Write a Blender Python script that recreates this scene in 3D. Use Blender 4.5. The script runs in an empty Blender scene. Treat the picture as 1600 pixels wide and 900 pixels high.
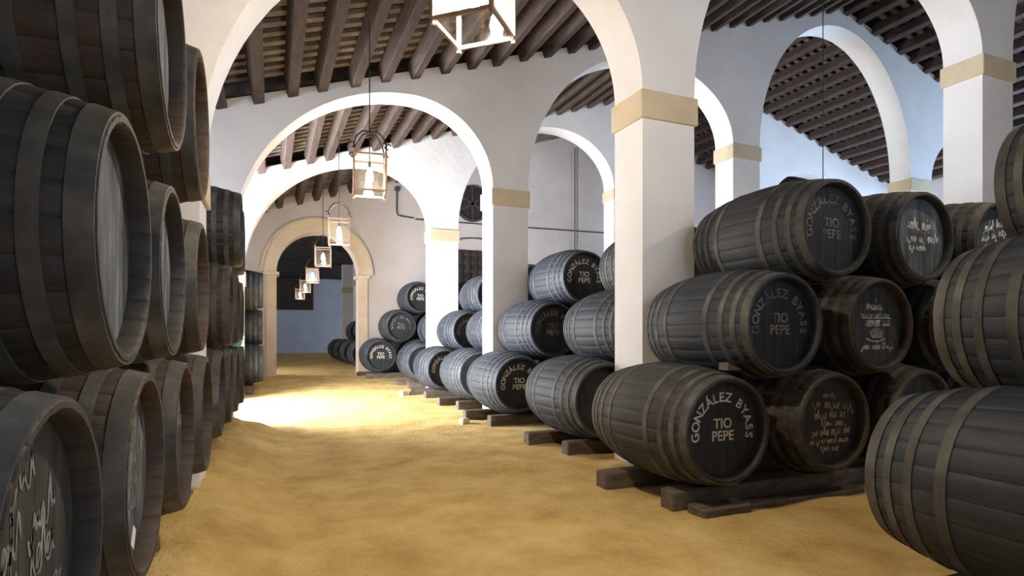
import bpy, bmesh, math, random
from mathutils import Vector, Matrix
random.seed(7)
SC = bpy.context.scene
COL = SC.collection
PI = math.pi

# ------------------------------------------------------------------ camera
EYE, FPX, YAW, HORIZ = 1.30, 908.0, math.radians(22.7), 524.0
cd = bpy.data.cameras.new('camera'); cam = bpy.data.objects.new('camera', cd); COL.objects.link(cam)
cd.sensor_width = 36.0; cd.lens = FPX / 1600 * 36.0; cd.shift_y = (HORIZ - 450) / 1600
cd.clip_start = 0.05; cd.clip_end = 200
cam.location = (0, 0, EYE); cam.rotation_euler = (PI / 2, 0, -YAW)
SC.camera = cam

# ------------------------------------------------------------------ light
SC.view_settings.view_transform = 'Standard'; SC.view_settings.look = 'None'
SC.view_settings.gamma = 1.0; SC.view_settings.use_curve_mapping = False
SC.view_settings.exposure = 0.0
world = bpy.data.worlds.new('sky'); SC.world = world; world.use_nodes = True
bg = world.node_tree.nodes['Background']
bg.inputs[0].default_value = (0.74, 0.84, 1.0, 1); bg.inputs[1].default_value = 3.0

def area(name, loc, sx, sy, power, color, direction):
    l = bpy.data.lights.new(name, 'AREA'); l.shape = 'RECTANGLE'; l.size = sx; l.size_y = sy
    l.energy = power; l.color = color
    o = bpy.data.objects.new(name, l); COL.objects.link(o); o.location = loc
    o.rotation_euler = Vector(direction).to_track_quat('-Z', 'Y').to_euler()
    return o
# daylight at the openings of the left wall (door of the second bay, high windows); the lights at the right wall are added fill
area('door_daylight', (-2.3, 11.2, 1.75), 2.5, 3.0, 2000, (0.86, 0.92, 1.0), (1, 0, 0.05))
area('window_and_fill_light', (-2.3, 7.2, 3.25), 2.2, 0.7, 45, (0.80, 0.88, 1.0), (1, -0.1, 0.0))
area('window_and_fill_light', (-2.3, 15.3, 3.25), 1.6, 0.7, 25, (1.0, 0.96, 0.93), (1, 0, -0.2))
area('passage_day_and_fill_light', (-2.3, 19.0, 1.6), 1.4, 2.8, 170, (0.95, 0.97, 1.0), (1, 0, -0.1))
area('window_and_fill_light', (19.95, 7.2, 3.6), 2.2, 2.0, 1000, (0.45, 0.68, 1.0), (-1, 0.1, 0.1))  # added cool fill for the right naves, no window known here
area('window_and_fill_light', (19.95, 11.2, 3.6), 2.2, 2.0, 520, (0.50, 0.68, 1.0), (-1, 0.15, 0.1))  # second added cool fill, for the right part of the rear arcade
area('passage_day_and_fill_light', (12.2, 34.5, 2.0), 2.6, 2.6, 420, (0.62, 0.74, 1.0), (-1, 0.1, 0))  # added bluish fill that brightens the passage, not a known opening

# ------------------------------------------------------------------ materials
MATS = {}
def newmat(name):
    m = bpy.data.materials.new(name); m.use_nodes = True
    nt = m.node_tree; b = nt.nodes['Principled BSDF']
    MATS[name] = m
    return m, nt, b
def N(nt, typ, **kw):
    n = nt.nodes.new(typ)
    for k, v in kw.items():
        if k in n.inputs: n.inputs[k].default_value = v
        else: setattr(n, k, v)
    return n
def ramp(nt, fac, stops):
    r = nt.nodes.new('ShaderNodeValToRGB')
    e = r.color_ramp.elements
    while len(e) < len(stops): e.new(0.5)
    for el, (p, c) in zip(e, stops): el.position = p; el.color = (*c, 1)
    nt.links.new(fac, r.inputs[0]); return r.outputs[0]
def coords(nt, scale=(1, 1, 1), rnd=True):
    tc = nt.nodes.new('ShaderNodeTexCoord'); mp = nt.nodes.new('ShaderNodeMapping')
    mp.inputs['Scale'].default_value = scale
    if rnd:
        oi = nt.nodes.new('ShaderNodeObjectInfo'); mu = nt.nodes.new('ShaderNodeMath'); mu.operation = 'MULTIPLY'
        mu.inputs[1].default_value = 37.0
        nt.links.new(oi.outputs['Random'], mu.inputs[0])
        ad = nt.nodes.new('ShaderNodeVectorMath'); ad.operation = 'ADD'
        nt.links.new(tc.outputs['Object'], ad.inputs[0]); nt.links.new(mu.outputs[0], ad.inputs[1])
        nt.links.new(ad.outputs[0], mp.inputs[0])
    else:
        nt.links.new(tc.outputs['Object'], mp.inputs[0])
    return mp.outputs[0]
def surf(name, stops, scale=4, detail=5, rough=0.8, bump=0.2, bdist=0.01, stretch=(1, 1, 1), metal=0.0, rnd=True, bscale=None, spec=0.3):
    m, nt, b = newmat(name)
    v = coords(nt, stretch, rnd)
    n = N(nt, 'ShaderNodeTexNoise', Scale=scale, Detail=detail, Roughness=0.6)
    nt.links.new(v, n.inputs['Vector'])
    nt.links.new(ramp(nt, n.outputs['Fac'], stops), b.inputs['Base Color'])
    b.inputs['Roughness'].default_value = rough; b.inputs['Metallic'].default_value = metal
    b.inputs['Specular IOR Level'].default_value = spec
    if bump:
        n2 = N(nt, 'ShaderNodeTexNoise', Scale=bscale or scale * 4, Detail=6, Roughness=0.65)
        nt.links.new(v, n2.inputs['Vector'])
        bp = N(nt, 'ShaderNodeBump', Strength=bump, Distance=bdist)
        nt.links.new(n2.outputs['Fac'], bp.inputs['Height']); nt.links.new(bp.outputs[0], b.inputs['Normal'])
    return m

surf('plaster', [(0.3, (0.70, 0.67, 0.66)), (0.7, (0.80, 0.78, 0.77))], scale=0.9, rough=0.9, bump=0.35, bdist=0.02, rnd=False, bscale=7)
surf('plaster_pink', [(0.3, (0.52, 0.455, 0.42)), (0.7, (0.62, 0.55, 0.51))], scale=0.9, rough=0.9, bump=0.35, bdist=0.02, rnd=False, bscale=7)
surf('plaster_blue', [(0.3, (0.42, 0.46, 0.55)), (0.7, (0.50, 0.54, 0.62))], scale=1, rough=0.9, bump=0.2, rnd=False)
surf('capital', [(0.3, (0.56, 0.45, 0.30)), (0.7, (0.66, 0.55, 0.39))], scale=3, rough=0.85, bump=0.25, bdist=0.01)
surf('sand', [(0.28, (0.45, 0.285, 0.095)), (0.5, (0.63, 0.435, 0.165)), (0.72, (0.76, 0.56, 0.25))], scale=2.2, detail=12, rough=0.95, bump=1.0, bdist=0.03, rnd=False, bscale=22, spec=0.1)
surf('beam', [(0.3, (0.035, 0.022, 0.018)), (0.7, (0.085, 0.058, 0.046))], scale=6, rough=0.75, bump=0.4, stretch=(4, 0.6, 4))
surf('batten', [(0.25, (0.06, 0.042, 0.036)), (0.5, (0.18, 0.145, 0.125)), (0.75, (0.34, 0.28, 0.24))], scale=3, rough=0.85, bump=0.3)
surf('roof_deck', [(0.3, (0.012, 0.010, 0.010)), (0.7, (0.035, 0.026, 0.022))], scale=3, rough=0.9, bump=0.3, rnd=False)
surf('sleeper', [(0.3, (0.07, 0.052, 0.04)), (0.7, (0.17, 0.135, 0.105))], scale=5, rough=0.9, bump=0.5, stretch=(1, 3, 3))
surf('dark_iron', [(0.3, (0.02, 0.018, 0.017)), (0.7, (0.05, 0.042, 0.038))], scale=8, rough=0.55, bump=0.1, metal=0.4)
surf('lantern_metal', [(0.3, (0.30, 0.20, 0.14)), (0.7, (0.46, 0.33, 0.25))], scale=8, rough=0.45, bump=0.1, metal=0.5)
surf('cable', [(0.3, (0.06, 0.06, 0.065)), (0.7, (0.10, 0.10, 0.11))], scale=4, rough=0.7, bump=0)
surf('dark_wood', [(0.3, (0.025, 0.016, 0.014)), (0.7, (0.075, 0.05, 0.042))], scale=5, rough=0.7, bump=0.3)
surf('door_stone', [(0.3, (0.60, 0.47, 0.33)), (0.7, (0.72, 0.60, 0.45))], scale=2, rough=0.85, bump=0.2, rnd=False)
surf('paper', [(0.3, (0.68, 0.68, 0.70)), (0.7, (0.80, 0.80, 0.82))], scale=6, rough=0.8, bump=0)
surf('letter_paint', [(0.35, (0.42, 0.39, 0.33)), (0.65, (0.66, 0.62, 0.52))], scale=14, rough=0.8, bump=0)
surf('letter_faded', [(0.35, (0.07, 0.068, 0.066)), (0.7, (0.30, 0.28, 0.25))], scale=9, rough=0.85, bump=0)
surf('chalk', [(0.35, (0.40, 0.40, 0.40)), (0.65, (0.74, 0.74, 0.72))], scale=20, rough=0.95, bump=0)
surf('chalk_yellow', [(0.35, (0.34, 0.26, 0.15)), (0.65, (0.62, 0.50, 0.32))], scale=20, rough=0.95, bump=0)
surf('chalk_dim', [(0.35, (0.10, 0.12, 0.12)), (0.65, (0.30, 0.33, 0.32))], scale=14, rough=0.95, bump=0)
surf('green_net', [(0.3, (0.10, 0.42, 0.26)), (0.7, (0.30, 0.70, 0.48))], scale=9, rough=0.7, bump=0)

def cask_mat(name, c0, c1, c2, dust):
    m, nt, b = newmat(name)
    v = coords(nt, (1, 1, 1))
    n1 = N(nt, 'ShaderNodeTexNoise', Scale=2.2, Detail=6, Roughness=0.65); nt.links.new(v, n1.inputs['Vector'])
    col = ramp(nt, n1.outputs['Fac'], [(0.25, c0), (0.5, c1), (0.78, c2)])
    v2 = coords(nt, (9, 0.9, 9))
    n2 = N(nt, 'ShaderNodeTexNoise', Scale=2.0, Detail=5, Roughness=0.7); nt.links.new(v2, n2.inputs['Vector'])
    g = ramp(nt, n2.outputs['Fac'], [(0.42, (0, 0, 0)), (0.75, (1, 1, 1))])
    mul = N(nt, 'ShaderNodeMath', operation='MULTIPLY'); mul.inputs[1].default_value = 0.4
    nt.links.new(g, mul.inputs[0])
    mx = N(nt, 'ShaderNodeMix', data_type='RGBA'); mx.inputs[7].default_value = (*dust, 1)
    nt.links.new(mul.outputs[0], mx.inputs[0]); nt.links.new(col, mx.inputs[6])
    nt.links.new(mx.outputs[2], b.inputs['Base Color'])
    b.inputs['Roughness'].default_value = 0.62; b.inputs['Specular IOR Level'].default_value = 0.4
    n3 = N(nt, 'ShaderNodeTexNoise', Scale=12.0, Detail=6); nt.links.new(v2, n3.inputs['Vector'])
    bp = N(nt, 'ShaderNodeBump', Strength=0.3, Distance=0.006)
    nt.links.new(n3.outputs['Fac'], bp.inputs['Height']); nt.links.new(bp.outputs[0], b.inputs['Normal'])
    return m
cask_mat('oak', (0.008, 0.0085, 0.0095), (0.020, 0.020, 0.020), (0.044, 0.042, 0.040), (0.078, 0.073, 0.066))
cask_mat('oak_grey', (0.007, 0.010, 0.015), (0.016, 0.020, 0.028), (0.034, 0.039, 0.048), (0.060, 0.064, 0.072))
cask_mat('oak_brown', (0.014, 0.009, 0.0065), (0.038, 0.023, 0.015), (0.085, 0.052, 0.031), (0.10, 0.080, 0.062))
surf('hoop_iron', [(0.25, (0.022, 0.021, 0.020)), (0.5, (0.070, 0.067, 0.060)), (0.78, (0.155, 0.148, 0.13))], scale=5, rough=0.6, bump=0.25, bdist=0.004, metal=0.1)
surf('hoop_grey', [(0.25, (0.026, 0.030, 0.036)), (0.5, (0.066, 0.072, 0.080)), (0.78, (0.14, 0.145, 0.15))], scale=5, rough=0.65, bump=0.25, bdist=0.004, metal=0.1)
surf('head_black', [(0.3, (0.014, 0.0145, 0.017)), (0.7, (0.034, 0.034, 0.037))], scale=4, rough=0.5, bump=0.2, bdist=0.004, stretch=(6, 1, 1))
surf('head_dusty', [(0.3, (0.022, 0.026, 0.031)), (0.52, (0.085, 0.096, 0.112)), (0.75, (0.27, 0.29, 0.32))], scale=3, detail=7, rough=0.6, bump=0.2, bdist=0.004, stretch=(4, 1, 0.7))
surf('head_worn', [(0.3, (0.018, 0.020, 0.021)), (0.7, (0.060, 0.064, 0.066))], scale=3, rough=0.6, bump=0.2, bdist=0.004, stretch=(5, 1, 1))

def glass_mat():
    m = bpy.data.materials.new('lantern_glass'); m.use_nodes = True; nt = m.node_tree
    nt.nodes.remove(nt.nodes['Principled BSDF']); out = nt.nodes['Material Output']
    t = N(nt, 'ShaderNodeBsdfTransparent'); g = N(nt, 'ShaderNodeBsdfGlossy', Roughness=0.08)
    d = N(nt, 'ShaderNodeBsdfTranslucent', Color=(1, 0.95, 0.9, 1))
    m1 = N(nt, 'ShaderNodeMixShader'); m1.inputs[0].default_value = 0.06
    m2 = N(nt, 'ShaderNodeMixShader'); m2.inputs[0].default_value = 0.012
    nt.links.new(t.outputs[0], m1.inputs[1]); nt.links.new(g.outputs[0], m1.inputs[2])
    nt.links.new(m1.outputs[0], m2.inputs[1]); nt.links.new(d.outputs[0], m2.inputs[2])
    nt.links.new(m2.outputs[0], out.inputs[0]); MATS['lantern_glass'] = m
glass_mat()
def emit(name, col, strength):
    m, nt, b = newmat(name)
    b.inputs['Base Color'].default_value = (*col, 1)
    b.inputs['Emission Color'].default_value = (*col, 1); b.inputs['Emission Strength'].default_value = strength
emit('bulb_glow', (1.0, 0.86, 0.70), 30.0)

# ------------------------------------------------------------------ helpers
def mesh(name, bm, mat, smooth=False):
    bmesh.ops.recalc_face_normals(bm, faces=bm.faces[:])
    me = bpy.data.meshes.new(name); bm.to_mesh(me); bm.free()
    me.materials.append(MATS[mat])
    if smooth:
        for p in me.polygons: p.use_smooth = True
        me.set_sharp_from_angle(angle=math.radians(38))
    return me
def link(name, data, parent=None, loc=(0, 0, 0), rot=(0, 0, 0)):
    o = bpy.data.objects.new(name, data); COL.objects.link(o)
    o.parent = parent; o.location = loc; o.rotation_euler = rot
    return o
def tag(o, label, cat=None, group=None):
    o['label'] = label
    if cat: o['category'] = cat
    if group: o['group'] = group
    return o
def struct(o): o['kind'] = 'structure'; return o
def box(bm, x0, x1, y0, y1, z0, z1):
    vs = [bm.verts.new((x, y, z)) for x in (x0, x1) for y in (y0, y1) for z in (z0, z1)]
    for f in ((0, 1, 3, 2), (4, 6, 7, 5), (0, 4, 5, 1), (2, 3, 7, 6), (0, 2, 6, 4), (1, 5, 7, 3)):
        bm.faces.new([vs[i] for i in f])
    return vs
def bevel(bm, w, seg=1):
    bmesh.ops.bevel(bm, geom=bm.edges[:], offset=w, segments=seg, affect='EDGES', profile=0.5)
def tube(bm, pts, r, n=8, caps=True):
    pts = [Vector(p) for p in pts]; rings = []
    for i, p in enumerate(pts):
        d = (pts[min(i + 1, len(pts) - 1)] - pts[max(i - 1, 0)]).normalized()
        a = d.cross(Vector((0, 0, 1)) if abs(d.z) < 0.95 else Vector((1, 0, 0))).normalized(); b = d.cross(a)
        rr = r[i] if isinstance(r, (list, tuple)) else r
        rings.append([bm.verts.new(p + rr * (math.cos(2 * PI * k / n) * a + math.sin(2 * PI * k / n) * b)) for k in range(n)])
    for A, B in zip(rings, rings[1:]):
        for k in range(n): bm.faces.new((A[k], A[(k + 1) % n], B[(k + 1) % n], B[k]))
    if caps: bm.faces.new(rings[0]); bm.faces.new(rings[-1])
def ball(bm, c, r, u=10, v=7):
    bmesh.ops.create_uvsphere(bm, u_segments=u, v_segments=v, radius=r, matrix=Matrix.Translation(c))

# ------------------------------------------------------------------ shell
def beam_z(x):                       # underside of the roof beams: a gable with its ridge at x = 11.6
    return 4.64 + 0.325 * x if x <= 11.6 else 8.41 - 0.30 * (x - 11.6)
def ground(x, y):
    h = 0.0
    if y > 12.5: h += 0.2 * min(1, (y - 12.5) / 4.0) ** 1.3
    m = max(0.0, min(1.0, (0.25 - x) / 0.75))           # sand banked against the left casks
    if y < 8.7: h += 0.2 * m * m * (3 - 2 * m)
    return h
from mathutils import noise
def floor_mesh():
    bm = bmesh.new()
    xs = [-2.4 + 0.09 * i for i in range(0, 80)] + [4.9 + 0.6 * i for i in range(26)]
    ys = [-4 + 0.5 * i for i in range(8)] + [0.0 + 0.09 * i for i in range(0, 160)] + [14.5 + 0.35 * i for i in range(75)]
    g = []
    for y in ys:
        row = []
        for x in xs:
            z = ground(x, y)
            if -0.9 < x < 4.8:
                z += 0.016 * noise.noise((x * 2.1, y * 2.1, 0)) + 0.009 * noise.noise((x * 6, y * 6, 3))
                if x < 0.9 and y < 9: z += 0.075 * max(0, noise.noise((x * 4.5, y * 4.5, 8))) * (0.9 - x) + 0.02 * noise.noise((x * 9, y * 9, 5)) * (0.9 - x)
                z -= 0.01
            row.append(bm.verts.new((x, y, z)))
        g.append(row)
    for a, b in zip(g, g[1:]):
        for i in range(len(xs) - 1): bm.faces.new((a[i], a[i + 1], b[i + 1], b[i]))
    return mesh('floor', bm, 'sand', True)
struct(tag(link('floor', floor_mesh()), 'yellow sand floor of the cellar aisle'))

def arch_pts(xl, hl, xa, ha, xr, hr, n=20):
    p = [(xa - (xa - xl) * math.cos(t), hl + (ha - hl) * math.sin(t)) for t in [PI / 2 * i / n for i in range(n + 1)]]
    p += [(xa + (xr - xa) * math.sin(t), hr + (ha - hr) * math.cos(t)) for t in [PI / 2 * i / n for i in range(1, n + 1)]]
    return p
def slab(outline, y0, y1, mat, name):
    bm = bmesh.new()
    A = [bm.verts.new((x, y0, z)) for x, z in outline]; B = [bm.verts.new((x, y1, z)) for x, z in outline]
    fa = bm.faces.new(A); fb = bm.faces.new(list(reversed(B)))
    n = len(A)
    for i in range(n): bm.faces.new((A[i], B[i], B[(i + 1) % n], A[(i + 1) % n]))
    bm.normal_update()
    bmesh.ops.triangulate(bm, faces=[fa, fb])
    return mesh(name, bm, mat, True)
WT = 0.5
def arcade(name, label, y, p2, p3, n4a):
    """white wall across the naves, pierced by four rampant arches that stand on square pillars"""
    piers = [(-2.0, -0.47, 2.6), (3.42, 4.06, 3.74), (*p2, 5.13), (*p3, 5.0), (18.9, 19.6, 3.74)]
    apex = [(2.05, 5.07), (6.65, 6.48), ((p2[1] + p3[0]) / 2, 8.08), n4a]
    o = [(-2.0, -0.3)]
    for i, (a, b, h) in enumerate(piers):
        if i: o.append((a, -0.3))
        o.append((b, -0.3))
        if i < 4:
            o += arch_pts(b, h, *apex[i], piers[i + 1][0], piers[i + 1][2])
    o += [(19.6, beam_z(19.6) + 0.13), (11.6, beam_z(11.6) + 0.13), (-2.0, beam_z(-2.0) + 0.13)]
    w = struct(tag(link(name, slab(o, y, y + WT, 'plaster', name)), label))
    for a, b, h in piers[:4]:
        bm = bmesh.new(); box(bm, a - (0.03 if a > 0 else 0), b + 0.03, y - 0.03, y + WT + 0.03, h - 0.28, h); bevel(bm, 0.008)
        link('capital', mesh('capital', bm, 'capital'), w)
    return w
arcade('wall_front_arcade', 'white plaster wall of the nearest arches', 4.82, (8.95, 9.65), (13.94, 14.7), (16.6, 6.4))
arcade('wall_middle_arcade', 'white plaster wall of the second arches', 9.0, (8.55, 9.25), (13.94, 14.7), (16.6, 6.4))
arcade('wall_rear_arcade', 'white plaster wall of the third arches', 12.95, (8.3, 9.0), (13.0, 13.7), (15.3, 6.3))

# far wall with the round-headed doorway
DL, DR, DS, DA = 0.19, 2.35, 3.02, 4.15
def far_wall():
    Y = 17.0
    o = [(-2.0, -0.3), (DL, -0.3)] + arch_pts(DL, DS, (DL + DR) / 2, DA, DR, DS) + [(DR, -0.3), (19.6, -0.3),
        (19.6, beam_z(19.6) + 0.35), (11.6, beam_z(11.6) + 0.35), (-2.0, beam_z(-2.0) + 0.35)]
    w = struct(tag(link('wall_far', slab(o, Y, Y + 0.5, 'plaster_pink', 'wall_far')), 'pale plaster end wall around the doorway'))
    # stone surround: flat band, outer moulding, imposts
    xa = (DL + DR) / 2; B = 0.36
    inner = arch_pts(DL, DS, xa, DA, DR, DS); outer = arch_pts(DL - B, DS, xa, DA + B, DR + B, DS)
    bm = bmesh.new()
    def band(inn, out, y0, y1):
        q = [[bm.verts.new((x, yy, z)) for x, z in pts] for pts in (inn, out) for yy in (y0, y1)]
        n = len(inn)
        for i in range(n - 1):
            for a, b in ((0, 2), (2, 3), (3, 1), (1, 0)):
                bm.faces.new((q[a][i], q[a][i + 1], q[b][i + 1], q[b][i]))
        for i in (0, n - 1): bm.faces.new((q[0][i], q[1][i], q[3][i], q[2][i]))
    band(inner, outer, Y - 0.05, Y - 0.001)
    link('arch_surround', mesh('arch_surround', bm, 'door_stone'), w)
    bm = bmesh.new()
    band(arch_pts(DL - B, DS, xa, DA + B, DR + B, DS), arch_pts(DL - B - 0.05, DS, xa, DA + B + 0.05, DR + B + 0.05, DS), Y - 0.09, Y - 0.001)
    link('arch_moulding', mesh('arch_moulding', bm, 'capital'), w)
    for x0, x1 in ((DL - B + 0.1, DL), (DR, DR + B - 0.1)):
        bm = bmesh.new(); box(bm, x0, x1, Y - 0.05, Y - 0.001, -0.2, DS - 0.1)
        link('jamb', mesh('jamb', bm, 'door_stone'), w)
        bm = bmesh.new(); box(bm, x0 - 0.07, x1 + 0.07, Y - 0.10, Y + 0.52, DS - 0.1, DS); bevel(bm, 0.02)
        link('impost', mesh('impost', bm, 'door_stone'), w)
    return w
far_wall()

def panel_wall(name, label, x0, x1, yspans, mat='plaster'):
    bm = bmesh.new()
    for y0, y1, z0, z1 in yspans: box(bm, x0, x1, y0, y1, z0, z1)
    return struct(tag(link(name, mesh(name, bm, mat)), label))
panel_wall('wall_left', 'white plaster left wall behind the casks', -2.2, -2.0,
    [(-4, 6.1, -0.3, 4.2), (6.1, 8.3, -0.3, 2.9), (6.1, 8.3, 3.6, 4.2), (8.3, 9.95, -0.3, 4.2), (9.95, 12.45, 3.3, 4.2),
     (12.45, 14.5, -0.3, 4.2), (14.5, 16.1, -0.3, 2.9), (14.5, 16.1, 3.6, 4.2), (16.1, 18.3, -0.3, 4.2), (18.3, 19.7, 3.3, 4.2), (19.7, 40, -0.3, 4.2)])
panel_wall('light_block_wall', 'unseen plaster wall added behind the viewer to shade the left casks', -2.0, 1.9, [(-1.6, -1.4, -0.3, 5.6)])  # added out of view to keep sky light off the left casks
panel_wall('light_block_wall_right', 'unseen plaster wall added behind the viewer to narrow the sky light', 5.6, 19.6, [(-1.6, -1.4, -0.3, 8.9)])  # added out of view so sky light falls mainly on the first arches
panel_wall('wall_right', 'plaster right wall of the cellar', 19.6, 19.8, [(-4, 6.1, -0.3, 6.4), (6.1, 8.3, -0.3, 2.6), (6.1, 8.3, 4.6, 6.4), (8.3, 10.1, -0.3, 6.4), (10.1, 12.3, -0.3, 2.6), (10.1, 12.3, 4.6, 6.4), (12.3, 17.5, -0.3, 6.4)])  # window gaps are made up for the added cool fill lights

# roof: deck, beams and battens
roof = struct(tag(link('ceiling', None), 'dark pitched timber ceiling of beams and battens'))
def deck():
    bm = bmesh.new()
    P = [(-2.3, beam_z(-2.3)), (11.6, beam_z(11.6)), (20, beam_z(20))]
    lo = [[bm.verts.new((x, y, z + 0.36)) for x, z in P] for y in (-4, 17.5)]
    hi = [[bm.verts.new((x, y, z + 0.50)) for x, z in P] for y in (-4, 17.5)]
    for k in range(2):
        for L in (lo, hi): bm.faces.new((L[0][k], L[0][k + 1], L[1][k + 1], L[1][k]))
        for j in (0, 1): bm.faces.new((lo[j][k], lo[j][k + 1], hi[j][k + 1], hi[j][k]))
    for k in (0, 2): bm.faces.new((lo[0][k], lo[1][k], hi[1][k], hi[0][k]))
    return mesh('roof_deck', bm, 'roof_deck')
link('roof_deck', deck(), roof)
SL, SR = math.atan(0.325), -math.atan(0.30)
BAYS = [(5.32, 9.0), (9.5, 12.95), (13.45, 17.0)]
for bi, (y0, y1) in enumerate(BAYS):
    L = y1 - y0
    bm = bmesh.new(); box(bm, -0.075, 0.075, 0.005, L - 0.005, 0, 0.23); bevel(bm, 0.012)
    bmesh_beam = mesh('beam', bm, 'beam')
    x = -1.5; k = 0
    while x < 19.3:
        xx = x + random.uniform(-0.03, 0.03)
        if bi < 2 or xx < 4.2 or xx > 12:
            b = link('beam', bmesh_beam, roof, (xx, y0, beam_z(xx) + random.uniform(-0.015, 0.015)), (0, -SL if xx < 11.6 else -SR, random.uniform(-0.006, 0.006)))
        x += 0.455; k += 1
    for side, (xa, xb) in enumerate(((-1.95, 11.5), (11.7, 19.5))):
        Lx = (xb - xa) / math.cos(SL if side == 0 else SR)
        bm = bmesh.new(); box(bm, 0, Lx, -0.055, 0.055, 0.0, 0.05)
        me = mesh('batten', bm, 'batten')
        y = y0 + 0.12
        while y < y1 - 0.06:
            link('batten', me, roof, (xa, y + random.uniform(-0.015, 0.015), beam_z(xa) + 0.262), (0, -SL if side == 0 else -SR, random.uniform(-0.002, 0.002)))
            y += 0.235

# passage beyond the doorway
def simple_box(name, mat, x0, x1, y0, y1, z0, z1, parent=None, bev=0):
    bm = bmesh.new(); box(bm, x0, x1, y0, y1, z0, z1)
    if bev: bevel(bm, bev)
    return link(name, mesh(name, bm, mat), parent)
w = struct(tag(simple_box('wall_back', 'plaster_blue', -2.0, 12, 39.0, 39.2, -0.3, 7), 'blue-grey plaster wall at the far end of the passage'))
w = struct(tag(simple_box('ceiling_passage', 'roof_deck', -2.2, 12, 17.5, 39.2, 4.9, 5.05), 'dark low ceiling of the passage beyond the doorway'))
panel_wall('wall_passage', 'plaster side wall of the far passage', 11.8, 12, [(17.5, 33.1, -0.3, 4.9), (33.1, 35.9, 3.4, 4.9), (35.9, 39.0, -0.3, 4.9)])  # gap in this wall is made up for the added fill light
for k, y in enumerate((21.5, 26.0, 30.5)):
    p = struct(tag(simple_box('trim_%d' % (k + 1), 'plaster', 3.45, 4.05, y, y + 0.5, -0.2, 4.9, None, 0.01),
        ['pale square pillar nearest beyond the doorway', 'second pale pillar in the far passage', 'farthest pale pillar in the passage'][k]))
    simple_box('capital', 'capital', 3.42, 4.08, y - 0.03, y + 0.53, 3.46, 3.74, p, 0.008)
sh = tag(simple_box('wooden_shutter', 'dark_wood', -1.0, 2.6, 38.9, 38.99, 2.9, 5.0 - 0.11), 'dark wooden panel high on the far passage wall', 'panel')

# fittings on the end wall
def round_window():
    t = struct(tag(link('window_1', None, None, (5.78, 17.0, 5.35)), 'round dark window with timber lattice high on end wall'))
    bm = bmesh.new(); R = 0.56; n = 32
    def ring(r0, r1, y0, y1):
        q = [[bm.verts.new((r * math.cos(2 * PI * i / n), y, r * math.sin(2 * PI * i / n))) for i in range(n)] for r, y in ((r0, y0), (r1, y0), (r1, y1), (r0, y1))]
        for a in range(4):
            A, B = q[a], q[(a + 1) % 4]
            for i in range(n): bm.faces.new((A[i], A[(i + 1) % n], B[(i + 1) % n], B[i]))
    ring(R - 0.07, R, -0.09, -0.002); link('window_frame', mesh('window_frame', bm, 'dark_wood'), t)
    bm = bmesh.new(); c = [bm.verts.new(((R - 0.06) * math.cos(2 * PI * i / n), -0.012, (R - 0.06) * math.sin(2 * PI * i / n))) for i in range(n)]
    bm.faces.new(c); link('pane', mesh('pane', bm, 'head_black'), t)
    for a in (0.5, 1.55, 2.6):
        bm = bmesh.new(); box(bm, -R + 0.07, R - 0.07, -0.05, -0.02, -0.035, 0.035)
        link('glazing_bar', mesh('glazing_bar', bm, 'beam'), t, (0, 0, 0), (0, a, 0))
round_window()
def end_window():
    t = struct(tag(link('window_2', None, None, (5.9, 17.0, 2.9)), 'dark wooden grille under a shallow arch on end wall'))
    bm = bmesh.new(); box(bm, -0.75, 0.75, -0.04, -0.002, 0.0, 1.02); link('shutter', mesh('shutter', bm, 'dark_wood'), t)
    for k in range(4):
        bm = bmesh.new(); box(bm, -0.75, 0.75, -0.075, -0.041, 0.06 + k * 0.26, 0.14 + k * 0.26); link('rail', mesh('rail', bm, 'beam'), t)
    for k in range(7):
        bm = bmesh.new(); box(bm, -0.72 + k * 0.23, -0.67 + k * 0.23, -0.095, -0.076, 0.02, 1.0); link('grille_bar', mesh('grille_bar', bm, 'dark_iron'), t)
    bm = bmesh.new(); tube(bm, [(0.86 * -math.cos(a), -0.02, 1.1 + 0.3 * math.sin(a)) for a in [PI * i / 16 for i in range(17)]], 0.025, 6)
    link('arch_moulding', mesh('arch_moulding', bm, 'cable'), t)
end_window()
def pipe(name, label, pts, r=0.022, cat='pipe', mat='cable'):
    bm = bmesh.new(); tube(bm, pts, r, 8); return tag(link(name, mesh(name, bm, mat, True)), label, cat)
pipe('electrical_conduit', 'grey conduit running level along the end wall', [(4.0, 16.975, 4.74), (7.5, 16.975, 4.75), (11.0, 16.975, 4.78)])
pipe('hanging_cable', 'thin grey cable hanging down end wall above casks', [(9.34, 16.94, 7.5), (9.34, 16.94, 3.0)], 0.018, 'cable')
c = link('conduit_elbow', None, None, (3.45, 16.975, 4.8)); tag(c, 'bent grey pipe under a junction box on end wall', 'pipe')
bm = bmesh.new(); tube(bm, [(0, 0, 0.72), (0, 0, 0.12), (0.03, 0, 0.03), (0.12, 0, 0), (0.5, 0, -0.03)], 0.024, 8); link('pipe', mesh('pipe', bm, 'cable', True), c)
bm = bmesh.new(); box(bm, -0.07, 0.07, -0.06, 0.02, 0.72, 0.84); bevel(bm, 0.01); link('junction_box', mesh('junction_box', bm, 'cable'), c)

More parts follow.
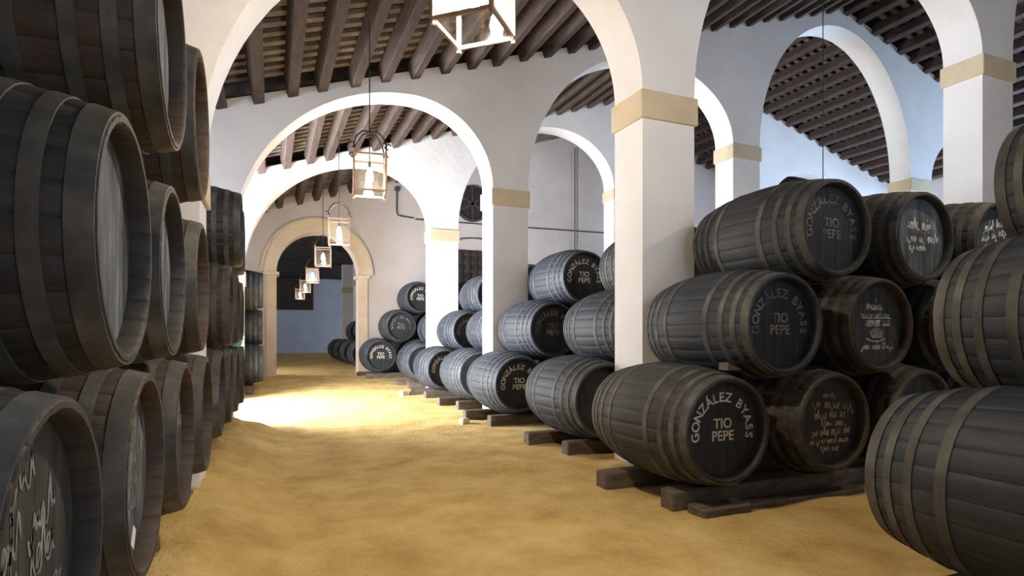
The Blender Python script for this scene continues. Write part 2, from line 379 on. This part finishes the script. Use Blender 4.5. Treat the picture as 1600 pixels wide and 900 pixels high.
# ------------------------------------------------------------------ casks
CL, CR, CE = 1.30, 0.47, 0.385       # length, bilge radius, end radius
def prof(y):
    t = 2 * y / CL - 1
    return CE + (CR - CE) * (1 - abs(t) ** 2.1)
def stave_mesh(mat):
    bm = bmesh.new(); NS = 26; rings = []
    ys = [0, 0.012] + [CL * i / 14 for i in range(1, 14)] + [CL - 0.012, CL]
    ang = []
    for s in range(NS):
        for f, d in ((0, -0.003), (0.06, 0), (0.36, 0.001), (0.64, 0.001), (0.94, 0)): ang.append((2 * PI * (s + f) / NS, d))
    def ring(y, rr, off): return [bm.verts.new(((rr + d * off) * math.cos(a), y, CR + (rr + d * off) * math.sin(a))) for a, d in ang]
    IN = CE - 0.034
    rings = [ring(0.085, IN, 0), ring(0.014, IN + 0.002, 0.6), ring(0, CE - 0.022, 1)]
    rings += [ring(y, prof(y) - (0.006 if i in (0, len(ys) - 1) else 0), 1) for i, y in enumerate(ys)]
    rings += [ring(CL, CE - 0.022, 1), ring(CL - 0.085, IN, 0)]
    n = len(ang)
    for A, B in zip(rings, rings[1:]):
        for i in range(n): bm.faces.new((A[i], A[(i + 1) % n], B[(i + 1) % n], B[i]))
    return mesh('staves', bm, mat, True)
STAVES = {m: stave_mesh(m) for m in ('oak', 'oak_grey', 'oak_brown')}
def hoop_mesh(yc, wd, mat):
    bm = bmesh.new(); n = 48
    y0, y1 = yc - wd / 2, yc + wd / 2
    sec = [(y0, prof(y0) - 0.004), (y0, prof(y0) + 0.0055), (y1, prof(y1) + 0.0055), (y1, prof(y1) - 0.004)]
    R = [[bm.verts.new((r * math.cos(2 * PI * i / n), y, CR + r * math.sin(2 * PI * i / n))) for i in range(n)] for y, r in sec]
    for a in range(4):
        A, B = R[a], R[(a + 1) % 4]
        for i in range(n): bm.faces.new((A[i], A[(i + 1) % n], B[(i + 1) % n], B[i]))
    return mesh('hoop', bm, mat, True)
HP = [(0.036, 0.062), (0.135, 0.045), (0.245, 0.045), (0.40, 0.05), (CL - 0.40, 0.05), (CL - 0.245, 0.045), (CL - 0.135, 0.045), (CL - 0.036, 0.062)]
HOOPS = {m: [hoop_mesh(y, wd, m) for y, wd in HP] for m in ('hoop_iron', 'hoop_grey')}
HR = CE - 0.035
def head_mesh(mat):
    """round head of seven upright boards with fine joints"""
    bm = bmesh.new(); cuts = [-HR + 2 * HR * k / 7 for k in range(8)]
    for a, b in zip(cuts, cuts[1:]):
        a += 0.0012; b -= 0.0012
        xs = [a + (b - a) * i / 5 for i in range(6)]
        pts = [(x, math.sqrt(max(1e-6, HR * HR - x * x))) for x in xs]
        loop = pts + [(x, -z) for x, z in reversed(pts)]
        F = [bm.verts.new((x, 0, z)) for x, z in loop]; B = [bm.verts.new((x, 0.02, z)) for x, z in loop]
        bm.faces.new(F); bm.faces.new(list(reversed(B)))
        for i in range(len(F)): bm.faces.new((F[i], B[i], B[(i + 1) % len(F)], F[(i + 1) % len(F)]))
    return mesh('head', bm, mat)
HEADS = {m: head_mesh(m) for m in ('head_black', 'head_dusty', 'head_worn')}

# painted lettering: an arc of letters above two short lines
def glyph(ch, size, bold):
    cu = bpy.data.curves.new('glyph', 'FONT'); cu.body = ch; cu.size = size; cu.align_x = 'CENTER'; cu.extrude = 0.0008; cu.offset = bold
    ob = bpy.data.objects.new('glyph', cu); COL.objects.link(ob)
    bpy.context.view_layer.update()
    dg = bpy.context.evaluated_depsgraph_get()
    me = bpy.data.meshes.new_from_object(ob.evaluated_get(dg))
    bpy.data.objects.remove(ob); bpy.data.curves.remove(cu)
    return me
def lettering(mat, which):
    bm = bmesh.new()
    def put(ch, size, M):
        me = glyph(ch, size, 0.0016)
        me.transform(M); bm.from_mesh(me); bpy.data.meshes.remove(me)
    up = Matrix.Rotation(PI / 2, 4, 'X')                 # text plane to the head plane (faces -y)
    word = 'GONZÁLEZ BYASS'; n = len(word); A0, A1 = math.radians(196), math.radians(-16)
    wid = {'Z': .95, 'L': .85, 'E': .9, 'O': 1.15, 'G': 1.15, 'N': 1.1, 'Á': 1.05, 'A': 1.05, ' ': 0.75, 'S': .9, 'B': 1, 'Y': 1}
    tot = sum(wid[c] for c in word); acc = 0
    for ch in word if which == 0 else '':
        a = A0 + (A1 - A0) * (acc + wid[ch] / 2) / tot; acc += wid[ch]
        if ch == ' ': continue
        r = 0.222
        M = Matrix.Translation((r * math.cos(a), 0, r * math.sin(a) - 0.012)) @ up @ Matrix.Rotation(a - PI / 2, 4, 'Z')
        put(ch, 0.098, M)
    if which == 1: put('TIO', 0.104, Matrix.Translation((0, 0, 0.014)) @ up)
    if which == 2: put('PEPE', 0.104, Matrix.Translation((0, 0, -0.078)) @ up)
    me = bpy.data.meshes.new('lettering'); bm.to_mesh(me); bm.free(); me.materials.append(MATS[mat])
    return me
LETTER = {m: [lettering(m, k) for k in range(3)] for m in ('letter_paint', 'letter_faded')}
def ribbon(bm, pts, wdt):
    V = []
    for i, (x, z) in enumerate(pts):
        x0, z0 = pts[max(i - 1, 0)]; x1, z1 = pts[min(i + 1, len(pts) - 1)]
        l = math.hypot(x1 - x0, z1 - z0) or 1; nx, nz = -(z1 - z0) / l, (x1 - x0) / l
        V.append((bm.verts.new((x + nx * wdt, 0, z + nz * wdt)), bm.verts.new((x - nx * wdt, 0, z - nz * wdt))))
    for a, b in zip(V, V[1:]): bm.faces.new((a[0], b[0], b[1], a[1]))
def scrawl(seed, rows, mat, wd=0.0032, drawing=False):
    """illegible chalk handwriting: looping strokes in rows (z, half width, height)"""
    rg = random.Random(seed); bm = bmesh.new()
    for z, hw, hh, tilt in rows:
        x = -hw
        while x < hw - 0.02:
            nl = rg.randint(3, 7); key = [(x, z)]
            for i in range(nl):
                st = hh * rg.uniform(0.20, 0.30); up = rg.choice((0.45, 0.5, 0.55, 1.0, 0.5, -0.4))
                kind = rg.random()
                if kind < 0.45: key += [(x + st * 0.5, z + hh * up), (x + st * 0.2, z + hh * up * 0.6), (x + st, z - hh * 0.02)]
                elif kind < 0.75: key += [(x + st * 0.9, z + hh * 0.45), (x + st * 0.3, z + hh * 0.48), (x + st * 0.2, z + 0.03 * hh), (x + st, z + hh * 0.05)]
                else: key += [(x + st * 0.4, z + hh * up), (x + st, z + hh * rg.uniform(-0.05, 0.1))]
                x += st * rg.uniform(1.0, 1.25)
            pts = []
            for i in range(len(key) - 1):
                p0, p1, p2, p3 = key[max(i - 1, 0)], key[i], key[i + 1], key[min(i + 2, len(key) - 1)]
                for q in range(4):
                    t = q / 4
                    pts.append(tuple(0.5 * (2 * p1[c] + (p2[c] - p0[c]) * t + (2 * p0[c] - 5 * p1[c] + 4 * p2[c] - p3[c]) * t * t + (3 * p1[c] - p0[c] - 3 * p2[c] + p3[c]) * t ** 3) for c in (0, 1)))
            ribbon(bm, [(px, pz + tilt * px) for px, pz in pts], wd)
            x += hh * rg.uniform(0.25, 0.5)
    if drawing:
        for k in range(7):
            x = -0.04 + 0.018 * k; ribbon(bm, [(x, -0.11), (x + 0.006 * (k - 3), -0.06), (x + 0.012 * (k - 3), -0.02 - 0.004 * abs(k - 3) ** 2)], 0.005)
        ribbon(bm, [(-0.12 + 0.24 * i / 12, -0.115 - 0.025 * math.sin(PI * i / 12)) for i in range(13)], 0.005)
        ribbon(bm, [(-0.17, 0.06), (0.0, 0.062), (0.19, 0.06)], 0.0045)
    me = bpy.data.meshes.new('chalk_writing'); bm.to_mesh(me); bm.free(); me.materials.append(MATS[mat])
    return me
CHALK = {
    'five': scrawl(3, [(0.20, 0.07, 0.05, 0.05), (0.11, 0.20, 0.09, -0.08), (0.03, 0.17, 0.075, 0), (-0.035, 0.09, 0.06, 0), (-0.11, 0.20, 0.08, 0.03), (-0.175, 0.22, 0.055, 0.0), (-0.235, 0.10, 0.06, -.05)], 'chalk_yellow', 0.0036),
    'sketch': scrawl(5, [(0.13, 0.11, 0.10, 0), (0.075, 0.18, 0.03, 0), (-0.005, 0.12, 0.09, 0), (-0.205, 0.18, 0.06, 0.0)], 'chalk', 0.004, True),
    'two': scrawl(9, [(0.08, 0.15, 0.10, 0), (0.05, 0.20, 0.02, 0), (-0.04, 0.17, 0.09, 0.02), (-0.115, 0.14, 0.07, 0)], 'chalk', 0.0046),
    'slant': scrawl(12, [(0.15, 0.12, 0.09, 0.25), (0.06, 0.17, 0.09, 0.25), (-0.02, 0.14, 0.07, 0.25)], 'chalk', 0.0042),
    'dim': scrawl(15, [(0.18, 0.10, 0.14, 0.1), (0.05, 0.18, 0.10, 0.2), (-0.05, 0.18, 0.12, 0.1), (-0.20, 0.22, 0.17, 0.1)], 'chalk_dim', 0.0055),
    'dense': scrawl(18, [(0.18, 0.14, 0.10, 0), (0.10, 0.18, 0.10, 0), (0.02, 0.20, 0.10, 0), (-0.06, 0.19, 0.10, 0), (-0.15, 0.14, 0.08, 0)], 'chalk_dim', 0.0045),
}
bm = bmesh.new(); box(bm, -0.03, 0.03, -0.002, 0, -0.04, 0.04); PAPER = mesh('paper_label', bm, 'paper')

def cask(loc, label, group, wood='oak', hoops='hoop_iron', head='head_black', face=None, rz=0.0, paper=False, roll=0.0, back=False, size=1.0):
    t = link('sherry_cask', None, None, loc, (0, 0, rz)); t.scale = (size,) * 3; tag(t, label, 'cask', group)
    ax = (0, roll, 0)
    def at_axis(o):          # turn about the cask's long axis
        R = Matrix.Translation((0, 0, CR)) @ Matrix.Rotation(roll, 4, 'Y') @ Matrix.Translation((0, 0, -CR))
        o.matrix_local = R @ o.matrix_local
    s = link('staves', STAVES[wood], t); at_axis(s)
    for h in HOOPS[hoops]: at_axis(link('hoop', h, t))
    hd = link('head', HEADS[head], t, (0, 0.068, CR))
    if roll: hd.rotation_euler = (0, roll, 0)
    if back: link('head', HEADS['head_black'], t, (0, CL - 0.085, CR))
    if face in LETTER:
        for L_, n_ in zip(LETTER[face], ('arched_lettering', 'upper_lettering', 'lower_lettering')): link(n_, L_, hd, (0, -0.0015, 0))
    elif face in CHALK: link('chalk_writing', CHALK[face], hd, (0, -0.0015, 0))
    if paper: link('paper_label', PAPER, hd, (0.08, -0.001, -0.27), (0, 0.6, 0))
    return t
ORD = ['first', 'second', 'third', 'fourth', 'fifth', 'sixth', 'seventh', 'eighth', 'ninth']
TIER = ['bottom', 'middle', 'top']

# left row: heads face the aisle (+x); (y of the axis, x of the head)
LZ = [0.33, 1.135, 1.945]
LEFT = [
    [(1.645, -0.443), (2.55, -0.418), (3.455, -0.397), (4.36, -0.376), (5.79, -0.381), (6.70, -0.355), (7.61, -0.336), (8.515, -0.309)],
    [(2.0975, -0.394), (3.0025, -0.39), (3.9075, -0.359), (6.245, -0.332), (7.155, -0.31), (8.06, -0.301)],
    [(2.55, -0.333), (3.455, -0.321), (6.70, -0.259), (7.61, -0.27)]]
LLOOK = {
    (0, 0): dict(head='head_worn', face='dim', hoops='hoop_grey', wood='oak'),
    (0, 1): dict(head='head_dusty', face='dense', wood='oak_brown', paper=True),
    (0, 2): dict(head='head_dusty', face='dense', wood='oak_brown', paper=True),
    (1, 0): dict(head='head_dusty', wood='oak'),
    (1, 1): dict(head='head_dusty', wood='oak', hoops='hoop_iron'),
    (1, 2): dict(head='head_worn', wood='oak_brown'),
    (2, 0): dict(head='head_dusty', wood='oak_brown'),
    (2, 1): dict(head='head_dusty', wood='oak_brown'),
}
for ti, row in enumerate(LEFT):
    for k, (y, x) in enumerate(row):
        kw = dict(LLOOK.get((ti, k), dict(head='head_black', wood='oak_brown' if k % 2 else 'oak')))
        desc = {'head_dusty': 'dark cask with dusty grey head', 'head_worn': 'dark cask with worn head', 'head_black': 'dark cask'}[kw['head']]
        if kw.get('paper'): desc = 'brownish cask with paper tag on its head'
        cask((x, y, LZ[ti]), '%s, %s nearest in %s tier of left row' % (desc, ORD[k], TIER[ti]),
             'casks of the left row', rz=PI / 2, size=0.96, **kw)
# three casks side-on, left of the doorway
for k, (y, x) in enumerate(((14.3, -0.12), (14.3, -0.12), (14.3, -0.08))):
    cask((x - 0.02 * k, y + (0.0, 0.47, 0.0)[k], ground(0.5, 14.3) + (0.12, 0.945, 1.77)[k]),
         'grey cask seen side-on left of the doorway, %s of three' % ['lowest', 'middle', 'uppermost'][k],
         'casks left of the doorway', 'oak_grey', 'hoop_grey', rz=PI / 2)

# right rows: heads face the camera (-y)
RZ = [0.13, 0.918, 1.706]
def rrow(yh, tiers, where, group, looks, wood='oak', hoops='hoop_iron', dz=0.0, back=False, setback=(0, 0.0, 0.0)):
    for ti, xs in enumerate(tiers):
        for k, x in enumerate(xs):
            kw = dict(wood=wood, hoops=hoops); kw.update(looks.get((ti, k), {}))
            f = kw.get('face')
            desc = {'letter_paint': 'dark cask with white painted lettering', 'letter_faded': 'dark cask with faded lettering',
                    'five': 'dark cask with yellow chalk script', 'sketch': 'dark cask with chalk script and sketch',
                    'two': 'dark cask with chalked grey head', 'slant': 'dark cask with slanting chalk script'}.get(f, 'dark cask')
            cask((x, yh + setback[ti], RZ[ti] + dz), '%s, %s in %s tier of %s' % (desc, ORD[k], TIER[ti], where), group, back=back, **kw)
LP, LF = dict(face='letter_paint'), dict(face='letter_faded')
G = dict(wood='oak_grey', hoops='hoop_grey')
rrow(0.72, [[3.16, 4.23], [3.695, 4.765], [4.24, 5.31]], 'nearest right stack', 'casks of the nearest right stack', {}, 'oak_grey', 'hoop_iron', back=True)
rrow(3.30, [[3.10, 4.21, 5.32, 6.43, 7.54], [3.69, 4.79, 5.90, 7.00], [4.26, 5.36, 6.45, 7.55]], 'stack before first pillar', 'casks before the first pillar',
     {(0, 0): dict(LP), (0, 1): dict(face='five', wood='oak_brown'), (0, 2): dict(wood='oak_brown'), (1, 0): dict(LF, wood='oak_grey'), (1, 1): dict(face='sketch', head='head_worn', wood='oak_brown'),
      (2, 0): dict(LF, wood='oak'), (2, 1): dict(face='two', head='head_dusty'), (2, 2): dict(face='slant', head='head_worn')}, setback=(0, 0.02, 0.02))
rrow(5.37, [[3.36, 4.43, 5.5, 6.57], [3.895, 4.965, 6.035], [4.43, 5.50]], 'stack behind first pillar', 'casks behind the first pillar', {}, 'oak_grey', 'hoop_iron')
rrow(7.62, [[3.33, 4.40, 5.47, 6.54], [3.87, 4.94, 6.01], [4.40, 5.47]], 'stack before second pillar', 'casks before the second pillar',
     {(0, 0): LP, (1, 0): LF, (2, 0): LP}, 'oak_grey', 'hoop_grey')
rrow(9.56, [[3.42, 4.49, 5.56], [3.955, 5.025], [4.49]], 'stack behind second pillar', 'casks behind the second pillar', {}, 'oak_grey', 'hoop_grey')
rrow(11.60, [[3.38, 4.45, 5.52], [3.92, 4.985], [4.45]], 'stack before third pillar', 'casks before the third pillar',
     {(0, 0): LP, (1, 0): LF}, 'oak_grey', 'hoop_grey')
rrow(13.52, [[3.40, 4.47, 5.54], [3.935, 5.005], [4.47]], 'stack behind third pillar', 'casks behind the third pillar', {}, 'oak_grey', 'hoop_grey', dz=0.06)
rrow(15.55, [[2.75, 3.82, 4.89], [3.29, 4.355], [3.82]], 'stack against the end wall', 'casks against the end wall',
     {(0, 0): LP, (1, 0): LF, (2, 0): LP}, 'oak_grey', 'hoop_grey', dz=0.16)
# casks in the far passage
for k, y in enumerate((19.9, 22.3, 24.7, 27.1)):
    cask((2.95, y, 0.207), 'dark cask on the ground in far passage, %s from the doorway' % ORD[k], 'casks in the far passage', 'oak_grey', 'hoop_grey')
    if k < 3: cask((4.02, y, 0.207), 'dark inner cask on the ground in far passage, %s from the doorway' % ORD[k], 'casks in the far passage', 'oak_grey', 'hoop_grey')
    if k < 3: cask((3.485, y + 0.03, 0.991), 'dark upper cask in far passage, %s from the doorway' % ORD[k], 'casks in the far passage', 'oak_grey', 'hoop_grey')

# ------------------------------------------------------------------ sleepers under the casks, wedges
def sleeper(x0, x1, y, z0, label, wy=0.16, h=0.13, rz=0.0, grp='sleepers under the casks'):
    bm = bmesh.new(); box(bm, 0, x1 - x0, -wy / 2, wy / 2, 0, h); bevel(bm, 0.012)
    o = link('timber_sleeper', mesh('timber_sleeper', bm, 'sleeper'), None, (x0, y, z0), (0, 0, rz))
    return tag(o, label, 'sleeper', grp)
def spair(yh, x0, x1, where, dz=0.0):
    # the bilge narrows towards the ends, so the two sleepers are a little taller than the lowest point
    sleeper(x0 + 0.05, x1, yh + 0.30, dz - 0.02, 'weathered timber sleeper under the cask heads of %s' % where, h=0.154)
    sleeper(x0 - 0.10, x1, yh + 1.00, dz - 0.02, 'weathered timber sleeper under the rear of %s' % where, h=0.154)
spair(0.72, 2.72, 5.0, 'nearest right stack')
spair(3.30, 2.72, 8.0, 'stack before first pillar')
spair(5.37, 2.95, 6.2, 'stack behind first pillar')
spair(7.62, 2.90, 6.2, 'stack before second pillar')
spair(9.56, 3.02, 5.2, 'stack behind second pillar')
spair(11.60, 2.95, 5.2, 'stack before third pillar')
spair(13.52, 3.02, 5.2, 'stack behind third pillar', 0.05)
spair(15.55, 2.35, 5.5, 'stack against the end wall', 0.15)
sleeper(2.86, 3.3, 3.38, -0.02, 'short timber block on sand in front of first pillar stack', 0.20, 0.075)
sleeper(3.35, 4.6, 3.40, -0.02, 'flat plank lying before the first pillar stack', 0.12, 0.05)
def wedge(x, y, z, label, rz=0):
    bm = bmesh.new(); v = [bm.verts.new(p) for p in ((-.07, -.05, 0), (.07, -.05, 0), (.07, .05, 0), (-.07, .05, 0), (.07, -.05, .06), (.07, .05, .06))]
    for f in ((0, 1, 2, 3), (0, 4, 1), (3, 2, 5), (1, 4, 5, 2), (0, 3, 5, 4)): bm.faces.new([v[i] for i in f])
    tag(link('wooden_wedge', mesh('wooden_wedge', bm, 'sleeper'), None, (x, y, z), (0, 0, rz)), label, 'wedge', 'wedges between casks')
wedge(3.30, 3.50, 1.032, 'small wooden wedge on lettered cask before first pillar', PI)
# long low timbers that carry the left row
for k, x in enumerate((-0.72, -1.42)):
    for y0, y1, n in ((1.0, 4.78, 'nearer'), (5.36, 8.5, 'farther')):
        bm = bmesh.new(); box(bm, -0.09, 0.09, 0, y1 - y0, -0.2, 0.328); bevel(bm, 0.012)
        tag(link('timber_sleeper', mesh('timber_sleeper', bm, 'sleeper'), None, (x, y0, 0)), '%s %s timber under the left row of casks' % (n, ['front', 'rear'][k]), 'sleeper', 'sleepers under the casks')
bm = bmesh.new(); box(bm, -0.09, 0.09, 0, 1.4, -0.1, 0.13); bevel(bm, 0.012)
SIDE_SLEEPER = mesh('timber_sleeper', bm, 'sleeper')
for k, x in enumerate((-0.42, -1.1)):
    tag(link('timber_sleeper', SIDE_SLEEPER, None, (x, 13.7, 0.06)), '%s sleeper under the side-on casks left of doorway' % ['front', 'rear'][k], 'sleeper', 'sleepers under the casks')
# pale chocks on the sand
def chock(x, y, z, s, label):
    bm = bmesh.new(); box(bm, -s, s, -s * 0.8, s * 0.8, 0, s * 1.3); bevel(bm, s * 0.25, 2)
    for v in bm.verts: v.co += Vector((noise.noise(v.co * 9), noise.noise(v.co * 9 + Vector((5, 0, 0))), 0)) * s * 0.3
    tag(link('stone_chock', mesh('stone_chock', bm, 'capital'), None, (x, y, z), (0, 0, 0.4)), label, 'chock', 'chocks on the sand')
chock(2.68, 8.25, -0.02, 0.07, 'pale stone chock beside cask at second pillar foot')
chock(2.70, 12.55, -0.02, 0.09, 'pale stone chock by cask at third pillar foot')
# green netting between tiers at the far end of the left row
bm = bmesh.new(); rg = random.Random(4)
for k in range(9):
    p = Vector((rg.uniform(-.03, .05), rg.uniform(-.09, .09), rg.uniform(0, .05))); pts = [p.copy()]
    for i in range(8): p = p + Vector((rg.uniform(-.06, .06), rg.uniform(-.1, .1), rg.uniform(-.04, .04))); p.z = min(0.07, max(0.01, p.z)); p.y = max(-.12, min(.12, p.y)); p.x = max(-.03, min(.06, p.x)); pts.append(p.copy())
    tube(bm, pts, 0.006, 5)
tag(link('green_netting', mesh('green_netting', bm, 'green_net'), None, (-0.36, 7.61, 1.165)), 'tangle of green netting on the far left casks', 'netting')

# ------------------------------------------------------------------ lanterns
def lantern_meshes():
    D = {}
    W, Hh = 0.18, 0.42
    bm = bmesh.new()
    for sx in (-1, 1):
        for sy in (-1, 1): box(bm, sx * W - 0.011, sx * W + 0.011, sy * W - 0.011, sy * W + 0.011, -0.03, Hh + 0.05)
    for z in (0.0, Hh):
        for s in (-1, 1):
            box(bm, -W, W, s * W - 0.009, s * W + 0.009, z - 0.011, z + 0.011); box(bm, s * W - 0.009, s * W + 0.009, -W, W, z - 0.011, z + 0.011)
    D['frame'] = mesh('frame', bm, 'lantern_metal')
    bm = bmesh.new(); box(bm, -W + 0.012, W - 0.012, -0.002, 0.002, 0.012, Hh - 0.012); D['pane'] = mesh('pane', bm, 'lantern_glass')
    bm = bmesh.new(); tube(bm, [(W, W, Hh + 0.02), (W * 1.02, W * 1.02, Hh + 0.1), (W * 0.85, W * 0.85, Hh + 0.2), (W * 0.45, W * 0.45, Hh + 0.29), (0, 0, Hh + 0.31)], 0.009, 6)
    D['crown_arm'] = mesh('crown_arm', bm, 'dark_iron', True)
    bm = bmesh.new(); tube(bm, [(W + 0.05 * math.cos(a) * 0.6 + 0.02, W + 0.05 * math.cos(a) * 0.6 + 0.02, Hh + 0.085 + 0.03 * math.sin(a)) for a in [i * 0.6 for i in range(9)]], 0.008, 6)
    D['scroll'] = mesh('scroll', bm, 'dark_iron', True)
    bm = bmesh.new(); tube(bm, [(0, 0, 0.12), (0, 0, 0.14), (0, 0, 0.19), (0, 0, 0.245), (0, 0, 0.28), (0, 0, 0.31)], [0.012, 0.034, 0.045, 0.036, 0.019, 0.015], 12)
    D['bulb'] = mesh('bulb', bm, 'bulb_glow', True)
    bm = bmesh.new(); tube(bm, [(0, 0, 0.30), (0, 0, 0.37)], 0.018, 8); tube(bm, [(0, 0, 0.37), (0, 0, Hh + 0.31)], 0.006, 6); D['bulb_holder'] = mesh('bulb_holder', bm, 'dark_iron', True)
    return D
LD = lantern_meshes()
def lantern(x, y, z, top, label, power, lit=True, rz=-0.12):
    t = link('hanging_lantern', None, None, (x, y, z), (0, 0, rz)); tag(t, label, 'lantern', 'lanterns hung down the nave')
    link('frame', LD['frame'], t)
    for k in range(4):
        a = k * PI / 2
        link('pane', LD['pane'], t, (0.18 * math.sin(a), -0.18 * math.cos(a), 0), (0, 0, a))
        arm = link('crown_arm', LD['crown_arm'], t, (0, 0, 0), (0, 0, a)); link('scroll', LD['scroll'], arm)
    link('bulb', LD['bulb'], t); link('bulb_holder', LD['bulb_holder'], t)
    bm = bmesh.new(); tube(bm, [(0, 0, 0.72), (0, 0, top - z)], 0.008, 6); link('rod', mesh('rod', bm, 'dark_iron'), t)
    l = bpy.data.lights.new('lantern_light', 'POINT'); l.energy = power; l.color = (1.0, 0.84, 0.63); l.shadow_soft_size = 0.06
    lo = bpy.data.objects.new('lantern_light', l); COL.objects.link(lo); lo.parent = t; lo.location = (0, 0, 0.08)
    return t
RT = lambda x: beam_z(x) + 0.02
lantern(1.10, 3.20, 3.08, 5.3, 'large glazed lantern at top, nearest to the camera', 220, rz=-0.74)
lantern(1.10, 7.00, 2.98, RT(1.1), 'glazed lantern with iron crown before second arch', 40)
lantern(1.18, 11.0, 2.98, RT(1.18), 'lantern with iron crown seen against the end wall', 25)
lantern(1.23, 15.0, 3.02, RT(1.23), 'lit lantern shining just above the doorway opening', 14)
lantern(1.25, 19.1, 2.95, 4.9, 'first lit lantern hanging inside the far passage', 18)
lantern(1.25, 23.0, 2.92, 4.9, 'second lit lantern hanging inside the far passage', 14)
lantern(1.25, 27.0, 2.90, 4.9, 'farthest small lit lantern in the passage', 14)
lantern(6.0, 2.5, 3.9, RT(6.0), 'extra lantern added out of view to light the right casks', 115)  # added lamp outside the view, brightens tops and heads of the right casks
lantern(8.6, 7.0, 2.70, RT(8.6), 'lantern on a long thin rod over right casks', 30)
